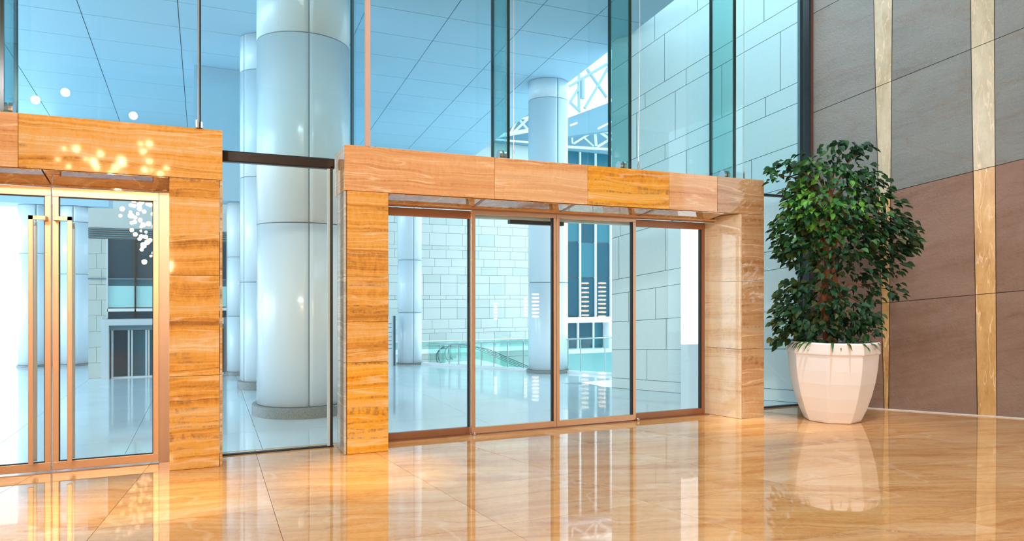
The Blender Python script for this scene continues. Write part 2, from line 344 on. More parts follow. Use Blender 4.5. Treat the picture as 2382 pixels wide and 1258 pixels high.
for k in range(5):
    lo, hi = jz[k], jz[k+1]
    sm = lambda i: M['sandlo%d' % i] if k < 2 else M['sand%d' % i]  # wall tone splits by height: daylight above, warm bounce below, partly painted in
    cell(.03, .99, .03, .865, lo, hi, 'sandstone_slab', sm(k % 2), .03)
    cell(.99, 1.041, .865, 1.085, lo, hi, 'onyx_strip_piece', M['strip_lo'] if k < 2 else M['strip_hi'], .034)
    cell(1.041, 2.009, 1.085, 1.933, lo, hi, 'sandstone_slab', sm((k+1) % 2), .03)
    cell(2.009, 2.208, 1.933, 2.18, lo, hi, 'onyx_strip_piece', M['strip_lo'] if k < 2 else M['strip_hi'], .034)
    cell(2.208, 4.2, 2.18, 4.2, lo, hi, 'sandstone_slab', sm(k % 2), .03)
for z0, z1 in ((0, 1.7), (1.7, 3.4), (3.4, 5.2), (5.2, 8)):
    for t0, t1 in ((4.2, 6.8), (6.8, 10), (10, 14.9)):
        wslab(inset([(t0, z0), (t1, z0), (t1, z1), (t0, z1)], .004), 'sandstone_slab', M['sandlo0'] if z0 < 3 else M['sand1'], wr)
MB().slab([(.03, 0), (14, 0), (14, .012), (.03, .012)], WA, WD, WN, .03, .05).build('foot_strip', M['white'], wr)
EE = WA + WD*14.9
wb = tag(MB().prism([(-8, -9.3), (17, -9.3), (17, -9), (-8, -9)], 0, 8).build('wall_back', M['wallint']), 'plain warm stone wall behind the viewer', 'wall', kind='structure')
tag(box(-8.3, -8, -9, 7.1, 0, 8).build('wall_left', M['wallint']), 'plain warm stone wall closing the lobby on the left', 'wall', kind='structure')
tag(MB().prism([(-8.2, -9.2), (17, -9.2), (17, -4.3), (7.9, 7.3), (-8.2, 7.3)], 8, 8.2).build('ceiling', plain('warm_white_ceiling', (.7, .69, .68), .7)), 'warm white lobby ceiling high above the portals', 'ceiling', kind='structure')

# ------------------------------------------------------------------ glazed front: upper panes, fins, cables
GY = 7.06
fx = [-8, -4.37, -2.92, -1.465, -.055, 1.35, 2.855, 4.335, 5.82, 7.47]
zlo = [2.94]*5 + [2.915]*5
for i in range(len(fx)-1):
    z0 = 2.84 if i == 4 else (2.83 if i == 8 else 2.88)
    z1 = 8
    x0, x1 = fx[i]+.006, fx[i+1]-.006
    if i == 4: z0 = 2.84
    p = thing('window_%d' % (i+1), ['', 'tall upper pane at the far left of the curtain wall', 'tall upper pane left of the left portal top', 'tall blue pane above the hinged doors, between the cut-off fin and the dark pole', 'tall blue pane in front of the big white column', 'blue pane between the bronze-edged fin and the first pair of cables', 'blue pane showing the skylight and the column top', 'blue pane showing the granite wall between the two right fins', 'rightmost tall pane beside the sandstone wall'][i] if i else 'outermost left pane of the curtain wall', 'window', (x0, GY, z0), kind='structure')
    box(x0, x1, GY, GY+.014, z0, z1).build('pane', M['upane'], p, org=(x0, GY, z0))
FG = 'green glass fins bracing the curtain wall'
fin_lab = {3: 'green glass fin cut off by the left edge above the orange portal', 5: 'deep clear fin with a bronze front edge above the left end of the right portal',
           6: 'green glass fin over the first header joint of the right portal', 7: 'green glass fin right of the skylight, over the brightest header stone', 8: 'rightmost green glass fin, over the right end of the portal'}
for i in (3, 5, 6, 7, 8):
    x = fx[i]; z0 = 2.935 if i == 3 else 2.905
    xn, xf = (1.412, 1.335) if i == 5 else (x, x)
    f = thing('glass_fin', fin_lab[i], 'glass fin', (x, 6.6, z0), FG)
    def fp(ya, yb, w0, w1, z1=8):
        xa = xn + (xf-xn)*(ya-6.6)/.45; xb = xn + (xf-xn)*(yb-6.6)/.45
        return MB().prism([(xa+w0, ya), (xa+w1, ya), (xb+w1, yb), (xb+w0, yb)], z0, z1)
    o = (x, 6.6, z0)
    fp(6.625, 7.04, -.011, .011).build('fin_pane', M['fin'] if i != 5 else M['upane'], f, org=o)
    if i == 5:
        fp(6.6, 6.625, -.033, .012).build('bronze_edge', M['bronze_d'] if 0 else plain('copper_edge', (.62, .44, .36), .5), f, org=o, label='bronze edge strip')
    else:
        fp(6.60, 6.625, -.012, .012).build('front_edge', M['edge'], f, org=o)
        d = MB()
        for s_ in (-1, 1):
            d.add(*(lambda: ([(x+s_*(.011+.0*k2)+ (s_*.03 if ring else 0), 6.79+.055*math.cos(a), z0+.06+.055*math.sin(a)) for ring in (0, 1) for k2 in (0,) for a in [2*math.pi*q/20 for q in range(20)]],
                      [tuple(range(20)), tuple(range(20, 40))] + [(q, (q+1) % 20, 20+(q+1) % 20, 20+q) for q in range(20)]))())
        d.build('clamp_disc', M['steel'], f, org=o)
    fp(7.028, 7.055, -.014, .014).build('silicone_joint', M['edge'], f, org=o)
f = thing('glass_fin', 'fin seen edge-on as a thin dark pole with a steel front, over the left portal', 'glass fin', (-.055, 6.6, 2.935), FG)
o = (-.055, 6.6, 2.935)
box(-.067, -.045, 6.62, 7.05, 2.935, 8).build('fin_pane', M['fin'], f, org=o)
box(-.070, -.042, 6.60, 6.62, 2.935, 8).build('front_edge', M['edge'], f, org=o)
MB().tube([(-.062, 6.585, 2.935), (-.062, 6.585, 8)], .007).build('tension_rod', M['steel'], f, org=o)
MB().box(-.082, -.07, 6.57, 6.63, 2.935, 3.0).box(-.042, -.03, 6.57, 6.63, 2.935, 2.985).build('foot_clamp', M['steel'], f, org=o)
cl = {2.925: 'thin steel cable right of the fin over the first header joint', 4.46: 'thin steel cable standing on the orange header stone', 5.98: 'thin steel cable near the right end of the portal top'}
for xc in (2.925, 4.46, 5.98):
    t = thing('steel_cable', cl[xc], 'cable', (xc, 6.63, 2.905), 'steel cables standing on the right portal'); o = (xc, 6.63, 2.905)
    MB().tube([(xc, 6.63, 2.9), (xc, 6.63, 2.96), (xc, 6.63, 3.0)], [.011, .011, .003]).build('cable_foot', M['steel'], t, org=o, smooth=True)
    MB().tube([(xc, 6.63, 2.96), (xc+(.02 if xc == 4.46 else 0), 6.63, 4.3), (xc-.005, 6.63, 8)], .0035, 6).build('cable', M['steel'], t, org=o)
    MB().tube([(xc-.022, 6.8, 2.905), (xc-.022, 6.8, 8)], .003, 6).build('rear_cable', M['steel'], t, org=o)

# bay between the portals
t = thing('window_10', 'low pane between the two portals under the dark transom, big column behind', 'window', (.13, 7.03, 0), kind='structure'); o = (.13, 7.03, 0)
box(.135, 1.115, 7.03, 7.045, .012, 2.76).build('pane', M['pane'], t, org=o)
MB().box(.1, 1.16, 7.0, 7.08, 2.738, 2.84).build('transom', M['dark'], t, org=o, bevel=.01, label='dark bronze transom')
box(.13, 1.15, 7.01, 7.06, 0, .012).build('floor_channel', M['black'], t, org=o)
box(1.118, 1.142, 7.0, 7.05, 0, 2.76).build('edge_post', M['black'], t, org=o, label='black vertical seal')
box(1.09, 1.116, 7.01, 7.03, .012, 2.75).build('glass_edge', plain('pale_blue_glass_edge', (.55, .75, .85), .1), t, org=o, label='pale blue glass edge')
t = thing('window_11', 'low pane between the right portal and the sandstone wall, partly behind the plant', 'window', (6.28, 7.1, 0), kind='structure'); o = (6.28, 7.1, 0)
box(6.28, 7.46, 7.1, 7.112, .015, 2.8).build('pane', M['pane'], t, org=o)
box(6.27, 7.46, 7.08, 7.13, 2.8, 2.83).build('transom', M['dark'], t, org=o, label='dark bronze transom')
box(6.27, 7.46, 7.08, 7.13, 0, .02).build('floor_channel', M['black'], t, org=o)
t = thing('trim_1', 'dark post with a rust-brown cover where glass meets the sandstone wall', 'trim', (7.48, 7.05, 0), kind='structure'); o = (7.48, 7.05, 0)
box(7.455, 7.49, 7.02, 7.12, 0, 8).build('dark_post', M['black'], t, org=o)
box(7.49, 7.545, 7.03, 7.12, 0, 8).build('cover_strip', plain('rust_brown_metal', (.11, .045, .035), .5), t, org=o, label='rust-brown cover strip')

# ------------------------------------------------------------------ portals
def poly_slab(parent, poly, z0, z1, mat, name='onyx_slab', **kw):
    return MB().prism(inset(poly, .0015), z0+.0015, z1-.0015).build(name, mat, parent, bevel=.003, **kw)
YB = 7.12
P = thing('stone_portal', 'complete banded onyx portal frame around the sliding doors, centre right', 'portal', (0, 0, 0), 'onyx portals')
rc = lambda x0, x1, y0=6.6, y1=YB: [(x0, y0), (x1, y0), (x1, y1), (x0, y1)]
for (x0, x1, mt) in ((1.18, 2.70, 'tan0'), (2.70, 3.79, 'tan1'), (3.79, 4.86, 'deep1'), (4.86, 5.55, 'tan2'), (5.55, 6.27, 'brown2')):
    poly_slab(P, rc(x0, x1), 2.475, 2.905, M[mt], 'header_slab', **({'label': 'brighter amber header stone'} if mt == 'deep1' else {}))
for z0, z1, mt in ((0, .86, 'deep0'), (.86, 1.67, 'orange0'), (1.67, 2.475, 'orange1')):
    poly_slab(P, [(1.205, 6.6), (1.6, 6.6), (1.6, YB), (1.205, YB)], z0, z1, M[mt], 'pillar_slab')
    poly_slab(P, [(1.18, 6.605), (1.203, 6.605), (1.203, 7.0), (1.18, 7.0)], z0, z1, M['clad'], 'side_cladding', label='polished grey side cladding')
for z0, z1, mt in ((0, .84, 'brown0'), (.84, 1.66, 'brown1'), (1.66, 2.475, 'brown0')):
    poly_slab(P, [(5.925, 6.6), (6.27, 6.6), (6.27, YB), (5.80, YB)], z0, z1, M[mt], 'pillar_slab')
for z0, z1, mt in ((0, .84, 'pale0'), (.84, 1.66, 'pale1'), (1.66, 2.475, 'pale2')):
    poly_slab(P, [(5.895, 6.6), (5.923, 6.6), (5.795, YB), (5.765, YB)], z0, z1, M[mt], 'jamb_slab', label='cream onyx jamb lining')
sx = [1.6, 2.58, 3.62, 4.66, 5.78]
def soffit(x0, x1, y0, y1, za, zb, t_):
    """slab under the header that slopes down from the front edge (za at Y 6.6) to the doors (zb at Y 7.0)"""
    z = lambda y: za + (zb-za)*(y-6.6)/.4
    return MB().add([(x0,y0,z(y0)-t_),(x1,y0,z(y0)-t_),(x1,y1,z(y1)-t_),(x0,y1,z(y1)-t_),(x0,y0,z(y0)),(x1,y0,z(y0)),(x1,y1,z(y1)),(x0,y1,z(y1))],
                    [(0,3,2,1),(4,5,6,7),(0,1,5,4),(1,2,6,5),(2,3,7,6),(3,0,4,7)])
for i in range(4):
    soffit(sx[i]+.02, sx[i+1]-.02-(.10 if i == 3 else 0), 6.61, 6.90, 2.473, 2.412, .006).build('soffit_panel', M['soffit'], P, label='polished soffit panel')
    soffit(sx[i]-.02+(.02 if i == 0 else 0), sx[i]+.018, 6.603, 6.93, 2.473, 2.412, .010).build('soffit_bar', M['bronze_d'], P, label='bronze soffit bar')
soffit(1.6, 5.79, 6.90, 6.99, 2.473, 2.412, .012).build('soffit_bar', M['tan0'], P)
box(1.6, 5.79, 6.94, 7.0, 2.40, 2.474).build('door_head', M['bronze_d'], P, label='bronze door head')
PL = thing('stone_portal', 'orange onyx portal at the left edge, running out of the picture, with hinged doors', 'portal', (0, 0, 0), 'onyx portals')
for (x0, x1, mt) in ((-5.2, -3.2, 'orange2'), (-3.2, -1.36, 'tan1'), (-1.36, .13, 'orange0')):
    poly_slab(PL, rc(x0, x1), 2.50, 2.935, M[mt], 'header_slab')
for z0, z1, mt in ((0, .8, 'orange2'), (.8, 1.665, 'orange1'), (1.665, 2.50, 'orange2')):
    poly_slab(PL, rc(-.29, .105), z0, z1, M[mt], 'pillar_slab')
    poly_slab(PL, rc(-5.2, -4.78), z0, z1, M[mt], 'pillar_slab')
    poly_slab(PL, [(.107, 6.605), (.13, 6.605), (.13, YB), (.107, YB)], z0, z1, M['orange0'], 'side_cladding')
for x0, x1 in ((-4.78, -3.6), (-3.6, -2.4), (-2.4, -1.2), (-1.2, -.29)):
    soffit(x0+.006, x1-.006, 6.606, 6.955, 2.499, 2.425, .006).build('soffit_panel', M['soffit'], PL, label='polished soffit panel')
box(-4.78, -.29, 6.965, 7.08, 2.412, 2.499).build('door_head', M['soffit'], PL)
box(-.385, -.295, 6.96, 7.06, 0, 2.41).build('steel_jamb', plain('brushed_bronze_steel', (.50, .38, .31), .38, metal=1), PL, label='brushed steel jamb')

# ------------------------------------------------------------------ sliding doors of the right portal
def leaf(n, label, x0, x1, y, z0, z1, top, bot, stl, str_, frame, dark_side):
    d = thing('door_%d' % n, label, 'door', (x0, y, z0), kind='structure'); o = (x0, y, z0); t_ = .045
    box(x0, x1, y, y+t_, z1-top, z1).build('top_rail', frame, d, org=o, bevel=.002)
    box(x0, x1, y, y+t_, z0, z0+bot).build('bottom_rail', frame, d, org=o, bevel=.002)
    if stl: box(x0, x0+stl, y, y+t_, z0+bot, z1-top).build('stile', frame, d, org=o, bevel=.002)
    if str_: box(x1-str_, x1, y, y+t_, z0+bot, z1-top).build('stile', frame, d, org=o, bevel=.002)
    box(x0+stl, x1-str_, y+.018, y+.028, z0+bot, z1-top).build('pane', M['pane'], d, org=o)
    if dark_side:
        box(x1-str_-.018, x1-str_, y+.004, y+t_, z0+bot, z1-top).build('seal', M['black'], d, org=o, label='black rubber seal')
    return d
leaf(1, 'fixed glass leaf at the left of the right portal, white column behind', 1.6, 2.60, 7.06, .005, 2.40, .085, .07, 0, 0, M['bronze_d'], 1)
leaf(2, 'left sliding leaf with a thin bronze frame, escalator behind', 2.595, 3.615, 7.0, .012, 2.40, .04, .065, .045, .035, M['bronze'], 1)
leaf(3, 'right sliding leaf with a thin bronze frame, blue building behind', 3.62, 4.675, 7.0, .012, 2.40, .04, .065, .035, .04, M['bronze'], 1)
leaf(4, 'fixed glass leaf at the right of the right portal, granite wall behind', 4.68, 5.74, 7.06, .005, 2.40, .085, .07, .02, .05, M['bronze_d'], 1)
t = tag(box(3.1, 3.78, 7.13, 7.2, 2.292, 2.335).build('door_sensor', M['black'], bevel=.004, org=(3.1, 7.13, 2.29)), 'long black sensor bar behind the top of the sliding doors', 'sensor')
t = tag(box(1.6, 5.76, 7.11, 7.2, 2.335, 2.40).build('trim_2', M['frame_w'], org=(1.6, 7.11, 2.335)), 'pale metal track cover outside the sliding doors', 'trim', kind='structure')
for xs_, lb in ((2.62, 'small steel floor stop at the foot of the left sliding leaf'), (4.69, 'small steel floor stop at the foot of the right sliding leaf')):
    tag(MB().lathe([(.016, 0), (.018, .012), (.016, .03), (.006, .034)], (xs_, 6.975), 16).build('door_stop', M['steel'], org=(xs_, 6.975, 0), smooth=True), lb, 'door stop')
tag(MB().box(1.6, 5.76, 6.99, 7.11, 0, .005).build('trim_3', M['bronze_d'], org=(1.6, 7, 0)), 'bronze floor track under the sliding doors', 'trim', kind='structure')

# hinged doors of the left portal
def hinged(n, label, x0, x1, hx, side):
    d = leaf(n, label, x0, x1, 6.97, .012, 2.408, .075, .07, .045, .045, M['bronze'], 0); o = (x0, 6.97, .012)
    sl = MB(); t_ = .012
    a, b, c, e = x0+.045, x1-.045, .082, 2.333
    sl.box(a, b, 6.985, 7.0, e-.01, e).box(a, a+.007, 6.985, 7.0, c, e).box(b-.007, b, 6.985, 7.0, c, e).box(a, b, 6.985, 7.0, c, c+.008)
    sl.build('gasket', M['black'], d, org=o, label='black glazing gasket')
    h = MB(); w_ = .035
    h.box(hx, hx+w_, 6.86, 6.885, .09, 2.155)
    h = h.build('pull_handle', M['bronze'], d, org=o, bevel=.002, label='full-height bronze bar handle')
    hx2 = hx if side > 0 else hx
    xa, xb = (hx, x1-.02) if side > 0 else (x0+.02, hx+w_)
    MB().box(xa, xb, 6.86, 6.885, 2.12, 2.155).box((x1-.055 if side > 0 else x0+.02), (x1-.02 if side > 0 else x0+.055), 6.885, 6.975, 2.12, 2.155).build('handle_arm', M['bronze'], h, org=o, bevel=.002)
    MB().box(hx+.004, hx+w_-.004, 7.03, 7.05, .09, 2.12).box(hx+.004, hx+w_-.004, 7.01, 7.03, 2.09, 2.12).build('outer_handle', M['steel'], d, org=o)
    return d
hinged(5, 'left hinged door leaf, cut off by the picture edge', -2.02, -1.203, -1.345, 1)
hinged(6, 'right hinged door leaf with the chandelier mirrored in its glass', -1.193, -.388, -1.07, -1)
leaf(7, 'fixed glass side leaf far left, outside the picture', -2.85, -2.03, 6.97, .012, 2.408, .075, .07, .045, .045, M['bronze'], 0)
leaf(8, 'second fixed glass side leaf far left, outside the picture', -4.78, -2.86, 6.97, .012, 2.408, .075, .07, .045, .045, M['bronze'], 0)
t = tag(box(-8, -5.2, 7.03, 7.045, 0, 2.88).build('window_12', M['pane'], org=(-8, 7.03, 0)), 'low pane left of the left portal, outside the picture', 'window', kind='structure')

# ------------------------------------------------------------------ columns
def column(label, c, r, ztop, rings, base, vang, group='white cylindrical forecourt columns'):
    t = thing('column', label, 'column', (c[0], c[1], 0), group); o = (c[0], c[1], 0)
    zs = [base] + rings + [ztop]; g = .006
    for i in range(len(zs)-1):
        segs = 44
        # two curved casing sheets per drum, with an open vertical joint between them
        for a0, a1 in ((vang, vang + math.pi), (vang + math.pi, vang + 2*math.pi)):
            mb = MB(); vs = []; fs = []; n = 32; ja = .007/r
            for q in range(n+1):
                a = a0 + ja + (a1-a0-2*ja)*q/n
                for z, rr in ((zs[i]+g, r-.03), (zs[i]+g, r), (zs[i+1]-g, r), (zs[i+1]-g, r-.03)):
                    vs.append((c[0]+rr*math.cos(a), c[1]+rr*math.sin(a), z))
            for q in range(n):
                for e in range(4): fs.append((q*4+e, (q+1)*4+e, (q+1)*4+(e+1) % 4, q*4+(e+1) % 4))
            fs += [(0, 1, 2, 3), (n*4+3, n*4+2, n*4+1, n*4)]
            ob = mb.add(vs, fs).build('casing_sheet', M['column'], t, org=o)
            for p in ob.data.polygons:
                if abs(p.normal.z) < .5 and p.area > .001: p.use_smooth = True
    MB().lathe([(r-.02, base), (r-.02, ztop)], c, 40).build('core', M['panelgap'], t, org=o, smooth=True)
    MB().lathe([(r*1.1, 0), (r*1.1, base-.01), (r*1.08, base)], c, 48).build('plinth', M['plinth'], t, org=o, smooth=True, label='grey granite plinth')
    return t
column('biggest white column on a granite plinth, seen between the two portals', (1.151, 9.308), .574, 5.6, [2.372, 4.676], .135, -1.588)
column('white column just behind and left of the biggest one', (.881, 11.959), .39, 5.6, [1.696, 3.351, 5.03], .127, -2.6)
column('narrow far column beside the left portal, two behind the biggest', (.562, 14.435-.4), .215, 3.21, [1.1, 2.195], .07, -1.5)
column('white column right of the escalator, seen through the sliding doors', (6.077, 12.124), .384, 5.6, [1.729, 5.251-.02], .06, -1.56)
column('slim white column at the left in the sliding doors, beside the far tiled wall', (4.033, 14.725), .261, 4.2, [1.112, 2.238], .03, -1.51)
column('white column behind the right handle of the hinged doors', (-2.561, 17.368), .302, 3.36, [1.931, 3.026], .04, -1.546)
column('white column behind the left handle of the hinged doors', (-3.271, 17.413), .315, 3.36, [2.345], .04, -1.386)
tag(box(-.2, .95, 13.7, 14.35, 3.21, 5.597).build('bulkhead', M['ceil'], org=(-.2, 13.7, 3.21)), 'pale blue bulkhead above the narrow far column', 'bulkhead')

tag(box(-6, -1.9, 17.0, 17.8, 3.362, 3.6).build('canopy_beam', M['ceil'], org=(-6, 17, 3.36)), 'low pale beam resting on the two columns behind the hinged doors', 'beam')
tag(box(2.6, 4.4, 14.4, 15.0, 4.202, 4.4).build('canopy_beam', M['ceil'], org=(2.6, 14.4, 4.2)), 'low pale beam on the slim column, hidden behind the portal top', 'beam')

# ------------------------------------------------------------------ granite wall outside, in line with the sandstone wall
A2 = Vector((6.0, 9.67)); D2 = Vector((1.53, -2.42)).normalized(); N2 = Vector((-.845, -.534))
gw = thing('wall_outside', 'pale granite panelled wall seen through the right panes', 'wall', kind='structure')
MB().slab([(0, 0), (2.86, 0), (2.86, 8.2), (0, 8.2)], A2, D2, N2, -.5, 0).build('wall_backing', M['panelgap'], gw)
zz = [(0, 0), (.16, .17), (.612, .75), (1.056, 1.29), (1.5, 1.90), (1.729, 2.17), (2.402, 3.03), (2.86, 3.60), (3.31, 4.16), (3.52, 4.445), (4.2, 5.28), (4.42, 5.565), (5.1, 6.4), (5.56, 6.94), (5.9, 7.5), (8.0, 8.19)]
vj = [[], [.609], [.927], [.3, .752], [], [.131, .913], [.154, 2.211], [1.248], [.906, 2.408], [.435, 1.072, 1.784, 2.607], [.58, 1.242], [.899, 2.385], [.738, 1.415], [.573], []]
for i in range(len(zz)-1):
    ts = [0] + vj[i] + [2.84]
    for a, b in zip(ts, ts[1:]):
        f = lambda zp, t: zp[0] + (zp[1]-zp[0])*t/2.86
        MB().slab(inset([(a, f(zz[i], a)), (b, f(zz[i], b)), (b, f(zz[i+1], b)), (a, f(zz[i+1], a))], .0045), A2, D2, N2, 0, .02).build('granite_panel', M['outstone'], gw)
lv = MB()
for k in range(9): lv.slab([(.25, 5.93+k*.06), (1.1, 6.22+k*.06), (1.1, 6.25+k*.06), (.25, 5.96+k*.06)], A2, D2, N2, .02, .06)
lv.build('louvre_grille', M['louver'], gw, label='grey louvre grille')
t = thing('glare_strip', 'tall added white panel imitating bright glare at the right edge of the last sliding-door pane', 'imitated glare', (5.6, 7.3, 0)); o = (5.6, 7.3, 0)
box(5.6, 5.885, 7.3, 7.36, .86, 2.42).build('upper_glow', M['glare_glow'], t, org=o)  # glowing sheet added in place of a bright reflected strip
box(5.6, 5.885, 7.3, 7.36, 0, .858).build('lower_glow', emit('dim_blue_glare_glow', (.55, .78, .86), .85), t, org=o, label='pale blue-white lower end of the imitated glare')  # dimmer glow added for the lower end of that strip

# ------------------------------------------------------------------ far tiled wall, escalators, railing
fw = thing('wall_far', 'white stone tiled wall far behind the escalators', 'wall', kind='structure')
box(-3.25, 9.5, 19.22, 19.5, -4, 6.1).build('wall_backing', M['farback'], fw)
zc = [-4, -2.2, -1.2, -.7, -.35, -.1, .155, .394, .513, .794, 1.121, 1.361, 1.476, 1.835, 2.069, 2.306, 2.542, 2.788, 2.91, 3.267, 3.51, 3.754, 4.1, 5.0, 6.1]
for j in range(len(zc)-1):
    off = rnd.choice((0, .17, .25, .33)) if j > 4 else 0
    wd = .503 if 4 < j < 22 else 1.2
    xs_ = [4.3] + [4.66+off+wd*k for k in range(40) if 4.66+off+wd*k < 9.4] + [9.5]
    for a, b in zip(xs_, xs_[1:]):
        if b-a < .05: continue
        box(a+.004, b-.004, 19.2, 19.222, zc[j]+.004, zc[j+1]-.004).build('wall_tile', M['fartile'] if rnd.random() > .15 else M['fartile2'], fw)
for a in range(0, 3):
    for z0, z1 in ((0, 1.4), (1.4, 2.8), (2.8, 4.4), (4.4, 6.1)):
        box(-3.2+a*2.5, -.72+a*2.5, 19.2, 19.222, z0+.01, z1-.01).build('wall_tile', M['fartile'], fw)

pit = thing('wall_pit', 'white lining of the escalator well behind the railing', 'wall', kind='structure')
MB().prism([(4.22, 14.5), (4.32, 14.45), (4.32, 19.2), (4.22, 19.2)], -4, -.02).build('well_side', M['fartile'], pit)
MB().slab([(0, -4), (4.2, -4), (4.2, -.02), (0, -.02)], RA, RD, RN, .02, .12).build('well_side', M['fartile'], pit)

rl = thing('glass_railing', 'low glass railing with steel posts around the escalator well', 'railing', (RA.x, RA.y, 0)); o = (RA.x, RA.y, 0)
rs = lambda t0, t1, za0, za1, zb0, zb1, a, b: MB().slab([(t0, za0), (t1, za1), (t1, zb1), (t0, zb0)], RA, RD, RN, a, b)
rs(-.1, 4.25, 0, 0, .045, .045, -.06, .10).build('kerb', M['white'], rl, org=o, label='white kerb')
ht = lambda t: .42 + (t/4.15)*.28
def rpt(t, q, z): return (RA.x + RD.x*t + RN.x*q, RA.y + RD.y*t + RN.y*q, z)
pt = [.352, .581, .822, 1.081, 1.366, 1.666, 1.985, 2.335, 2.80, 3.306, 3.564, 4.053]
for a, b in zip([.02] + pt, pt + [4.2]):
    rs(a+.01, b-.01, .05, .05, ht(a)+.035, ht(b)+.035, .02, .03).build('rail_pane', M['rail'], rl, org=o)
for t0 in pt: MB().tube([rpt(t0, 0, .03), rpt(t0, 0, ht(t0))], .012, 8).build('post', plain('steel_post', (.34, .44, .46), .35, metal=.6) if t0 == pt[0] else bpy.data.materials['steel_post'], rl, org=o)
MB().tube([rpt(0, 0, ht(0)), rpt(4.2, 0, ht(4.2))], .012, 8).build('handrail', M['steel'], rl, org=o)
rb = thing('glass_railing', 'second glass railing on the far side of the well, behind the first one', 'railing', (4.7, 18.6, 0)); o = (4.7, 18.6, 0)
box(4.7, 9.3, 18.6, 18.61, 0, .2).build('rail_pane', M['rail'], rb, org=o)
MB().tube([(4.7, 18.6, .21), (9.3, 18.6, .21)], .015).build('handrail', M['steel'], rb, org=o)
box(4.4, 9.4, 18.5, 19.2, -.12, 0).build('ledge', M['white'], rb, org=o)

def escalator(label, ys, xs0):
    e = thing('escalator', label, 'escalator', (xs0[0], ys[0], -.25), 'escalators going down behind the railing'); o = (xs0[0], ys[0], -.25)
    for y, x0 in zip(ys, xs0):
        path = [(x0+.16, y, -.13)]
        for k in range(9):
            a = -math.pi/2 - math.pi*k/8; path.append((x0+.17+.17*math.cos(a), y, .085+.20*math.sin(a)))
        path += [(5.75, y, .283), (5.95, y, .245), (6.15, y, .17), (8.2, y, -.72), (10.5, y, -1.75)]
        MB().tube(path, .010, 8).build('handrail', M['black'] if 0 else plain('dark_teal_handrail', (.05, .12, .12), .4), e, org=o, label='dark rubber handrail')
        top = [p for p in path if True]
        poly = [(p[0], p[2]) for p in path[1:]] + [(10.5, -2.2), (6.3, -.35), (5.7, -.15)]
        # balustrade sheet
        n = len(poly); mb = MB(); mb.add([(x, y-.006, z) for x, z in poly] + [(x, y+.006, z) for x, z in poly],
               [tuple(range(n)), tuple(range(n, 2*n))] + [(i, (i+1) % n, n+(i+1) % n, n+i) for i in range(n)])
        ob = mb.build('balustrade_pane', M['balus'], e, org=o)
        sk = [(x0+.2, -.04), (5.7, -.01), (5.95, -.04), (6.3, -.15), (10.5, -2.05), (10.5, -2.6), (6.2, -.6), (5.6, -.35), (x0+.2, -.35)]
        n = len(sk); mb = MB(); mb.add([(x, y-.03, z) for x, z in sk] + [(x, y-.008, z) for x, z in sk],
               [tuple(range(n)), tuple(range(n, 2*n))] + [(i, (i+1) % n, n+(i+1) % n, n+i) for i in range(n)])
        mb.build('skirt', M['white'], e, org=o, label='white skirt panel')
    y0, y1 = ys[0]+.03, ys[-1]-.03
    st = MB()
    if len(ys) > 1:
        for k in range(20): st.box(5.9+k*.22, 6.14+k*.22, y0, y1, -.3-k*.1, -.2-k*.1)
        st.build('steps', M['frame_w'], e, org=o, kind='stuff')
        box(xs0[0], 5.9, y0, y1, -.25, -.17).build('landing_plate', M['frame_w'], e, org=o)
    return e
escalator('nearer escalator with a looped dark handrail, running down to the right', [15.1, 15.55], [4.75, 4.93])
escalator('farther escalator, its balustrade starting right of the nearer one', [16.0, 16.5], [5.25, 5.5])

t = thing('totem_sign', 'white standing sign with fine text lines left of the slim column', 'sign', (3.6, 14.5, 0)); o = (3.6, 14.5, 0)
sb_ = box(3.2, 3.62, 14.5, 14.56, 0, 1.04).build('sign_board', M['white'], t, org=o)
box(3.62, 3.66, 14.48, 14.58, 0, 1.05).build('side_edge', plain('dark_teal_paint', (.02, .12, .16), .4), t, org=o, label='dark teal side edge')
for k, z in enumerate((.88, .80, .70, .60, .52, .44, .36)):
    box(3.46-.02*(k % 3), 3.58, 14.494, 14.5, z, z+.012).build('text_line', M['louver'], sb_, org=o)

# ------------------------------------------------------------------ opposite lobby building, left
lb = thing('building', 'glass-fronted lobby building across the forecourt, seen in the hinged door', 'building', (-1.9, 14.4, 0)); o = (-1.9, 14.4, 0)
box(-1.93, .36, 14.45, 14.6, 0, 3.05).build('wall', M['farback'], lb, org=o)
zt = [0, .28, .56, .84, 1.12, 1.4, 1.68, 1.96, 2.24, 2.5]
for j in range(9):
    m_ = -1.80 if j % 2 else -1.72
    for a, b in ((-1.93, m_), (m_, -1.63)): box(a+.002, b-.002, 14.43, 14.452, zt[j]+.002, zt[j+1]-.002).build('wall_tile', M['fartile2'], lb, org=o)
box(-1.93, .36, 14.43, 14.452, 2.70, 3.05).build('top_band', M['fartile'], lb, org=o)
for k in range(5): box(-1.93, .36, 14.40, 14.45, 2.52+k*.037, 2.535+k*.037).build('louvre', M['louver'], lb, org=o)
mx = [-1.63, -1.184, -.74, -.3, .14, .36]
for i in range(5):
    a, b = mx[i]+.012, mx[i+1]-.012
    box(a, b, 14.43, 14.45, 1.80, 2.5).build('pane', M['blueglass'], lb, org=o)
    box(a, b, 14.43, 14.45, 1.665, 1.775).build('pane', M['blueglass2'], lb, org=o)
    box(a, b, 14.42, 14.45, 1.27, 1.655).build('spandrel', M['teal2'], lb, org=o, label='teal glass spandrel')
    box(a, b, 14.43, 14.45, 1.07, 1.19).build('pane', M['blueglass'], lb, org=o)
    box(mx[i]-.012, mx[i]+.012, 14.38, 14.45, 1.07, 2.5).build('mullion', M['edge'] if i else M['frame_w'], lb, org=o)
box(-1.93, .36, 14.39, 14.45, 1.775, 1.795).build('transom', M['louver'], lb, org=o)
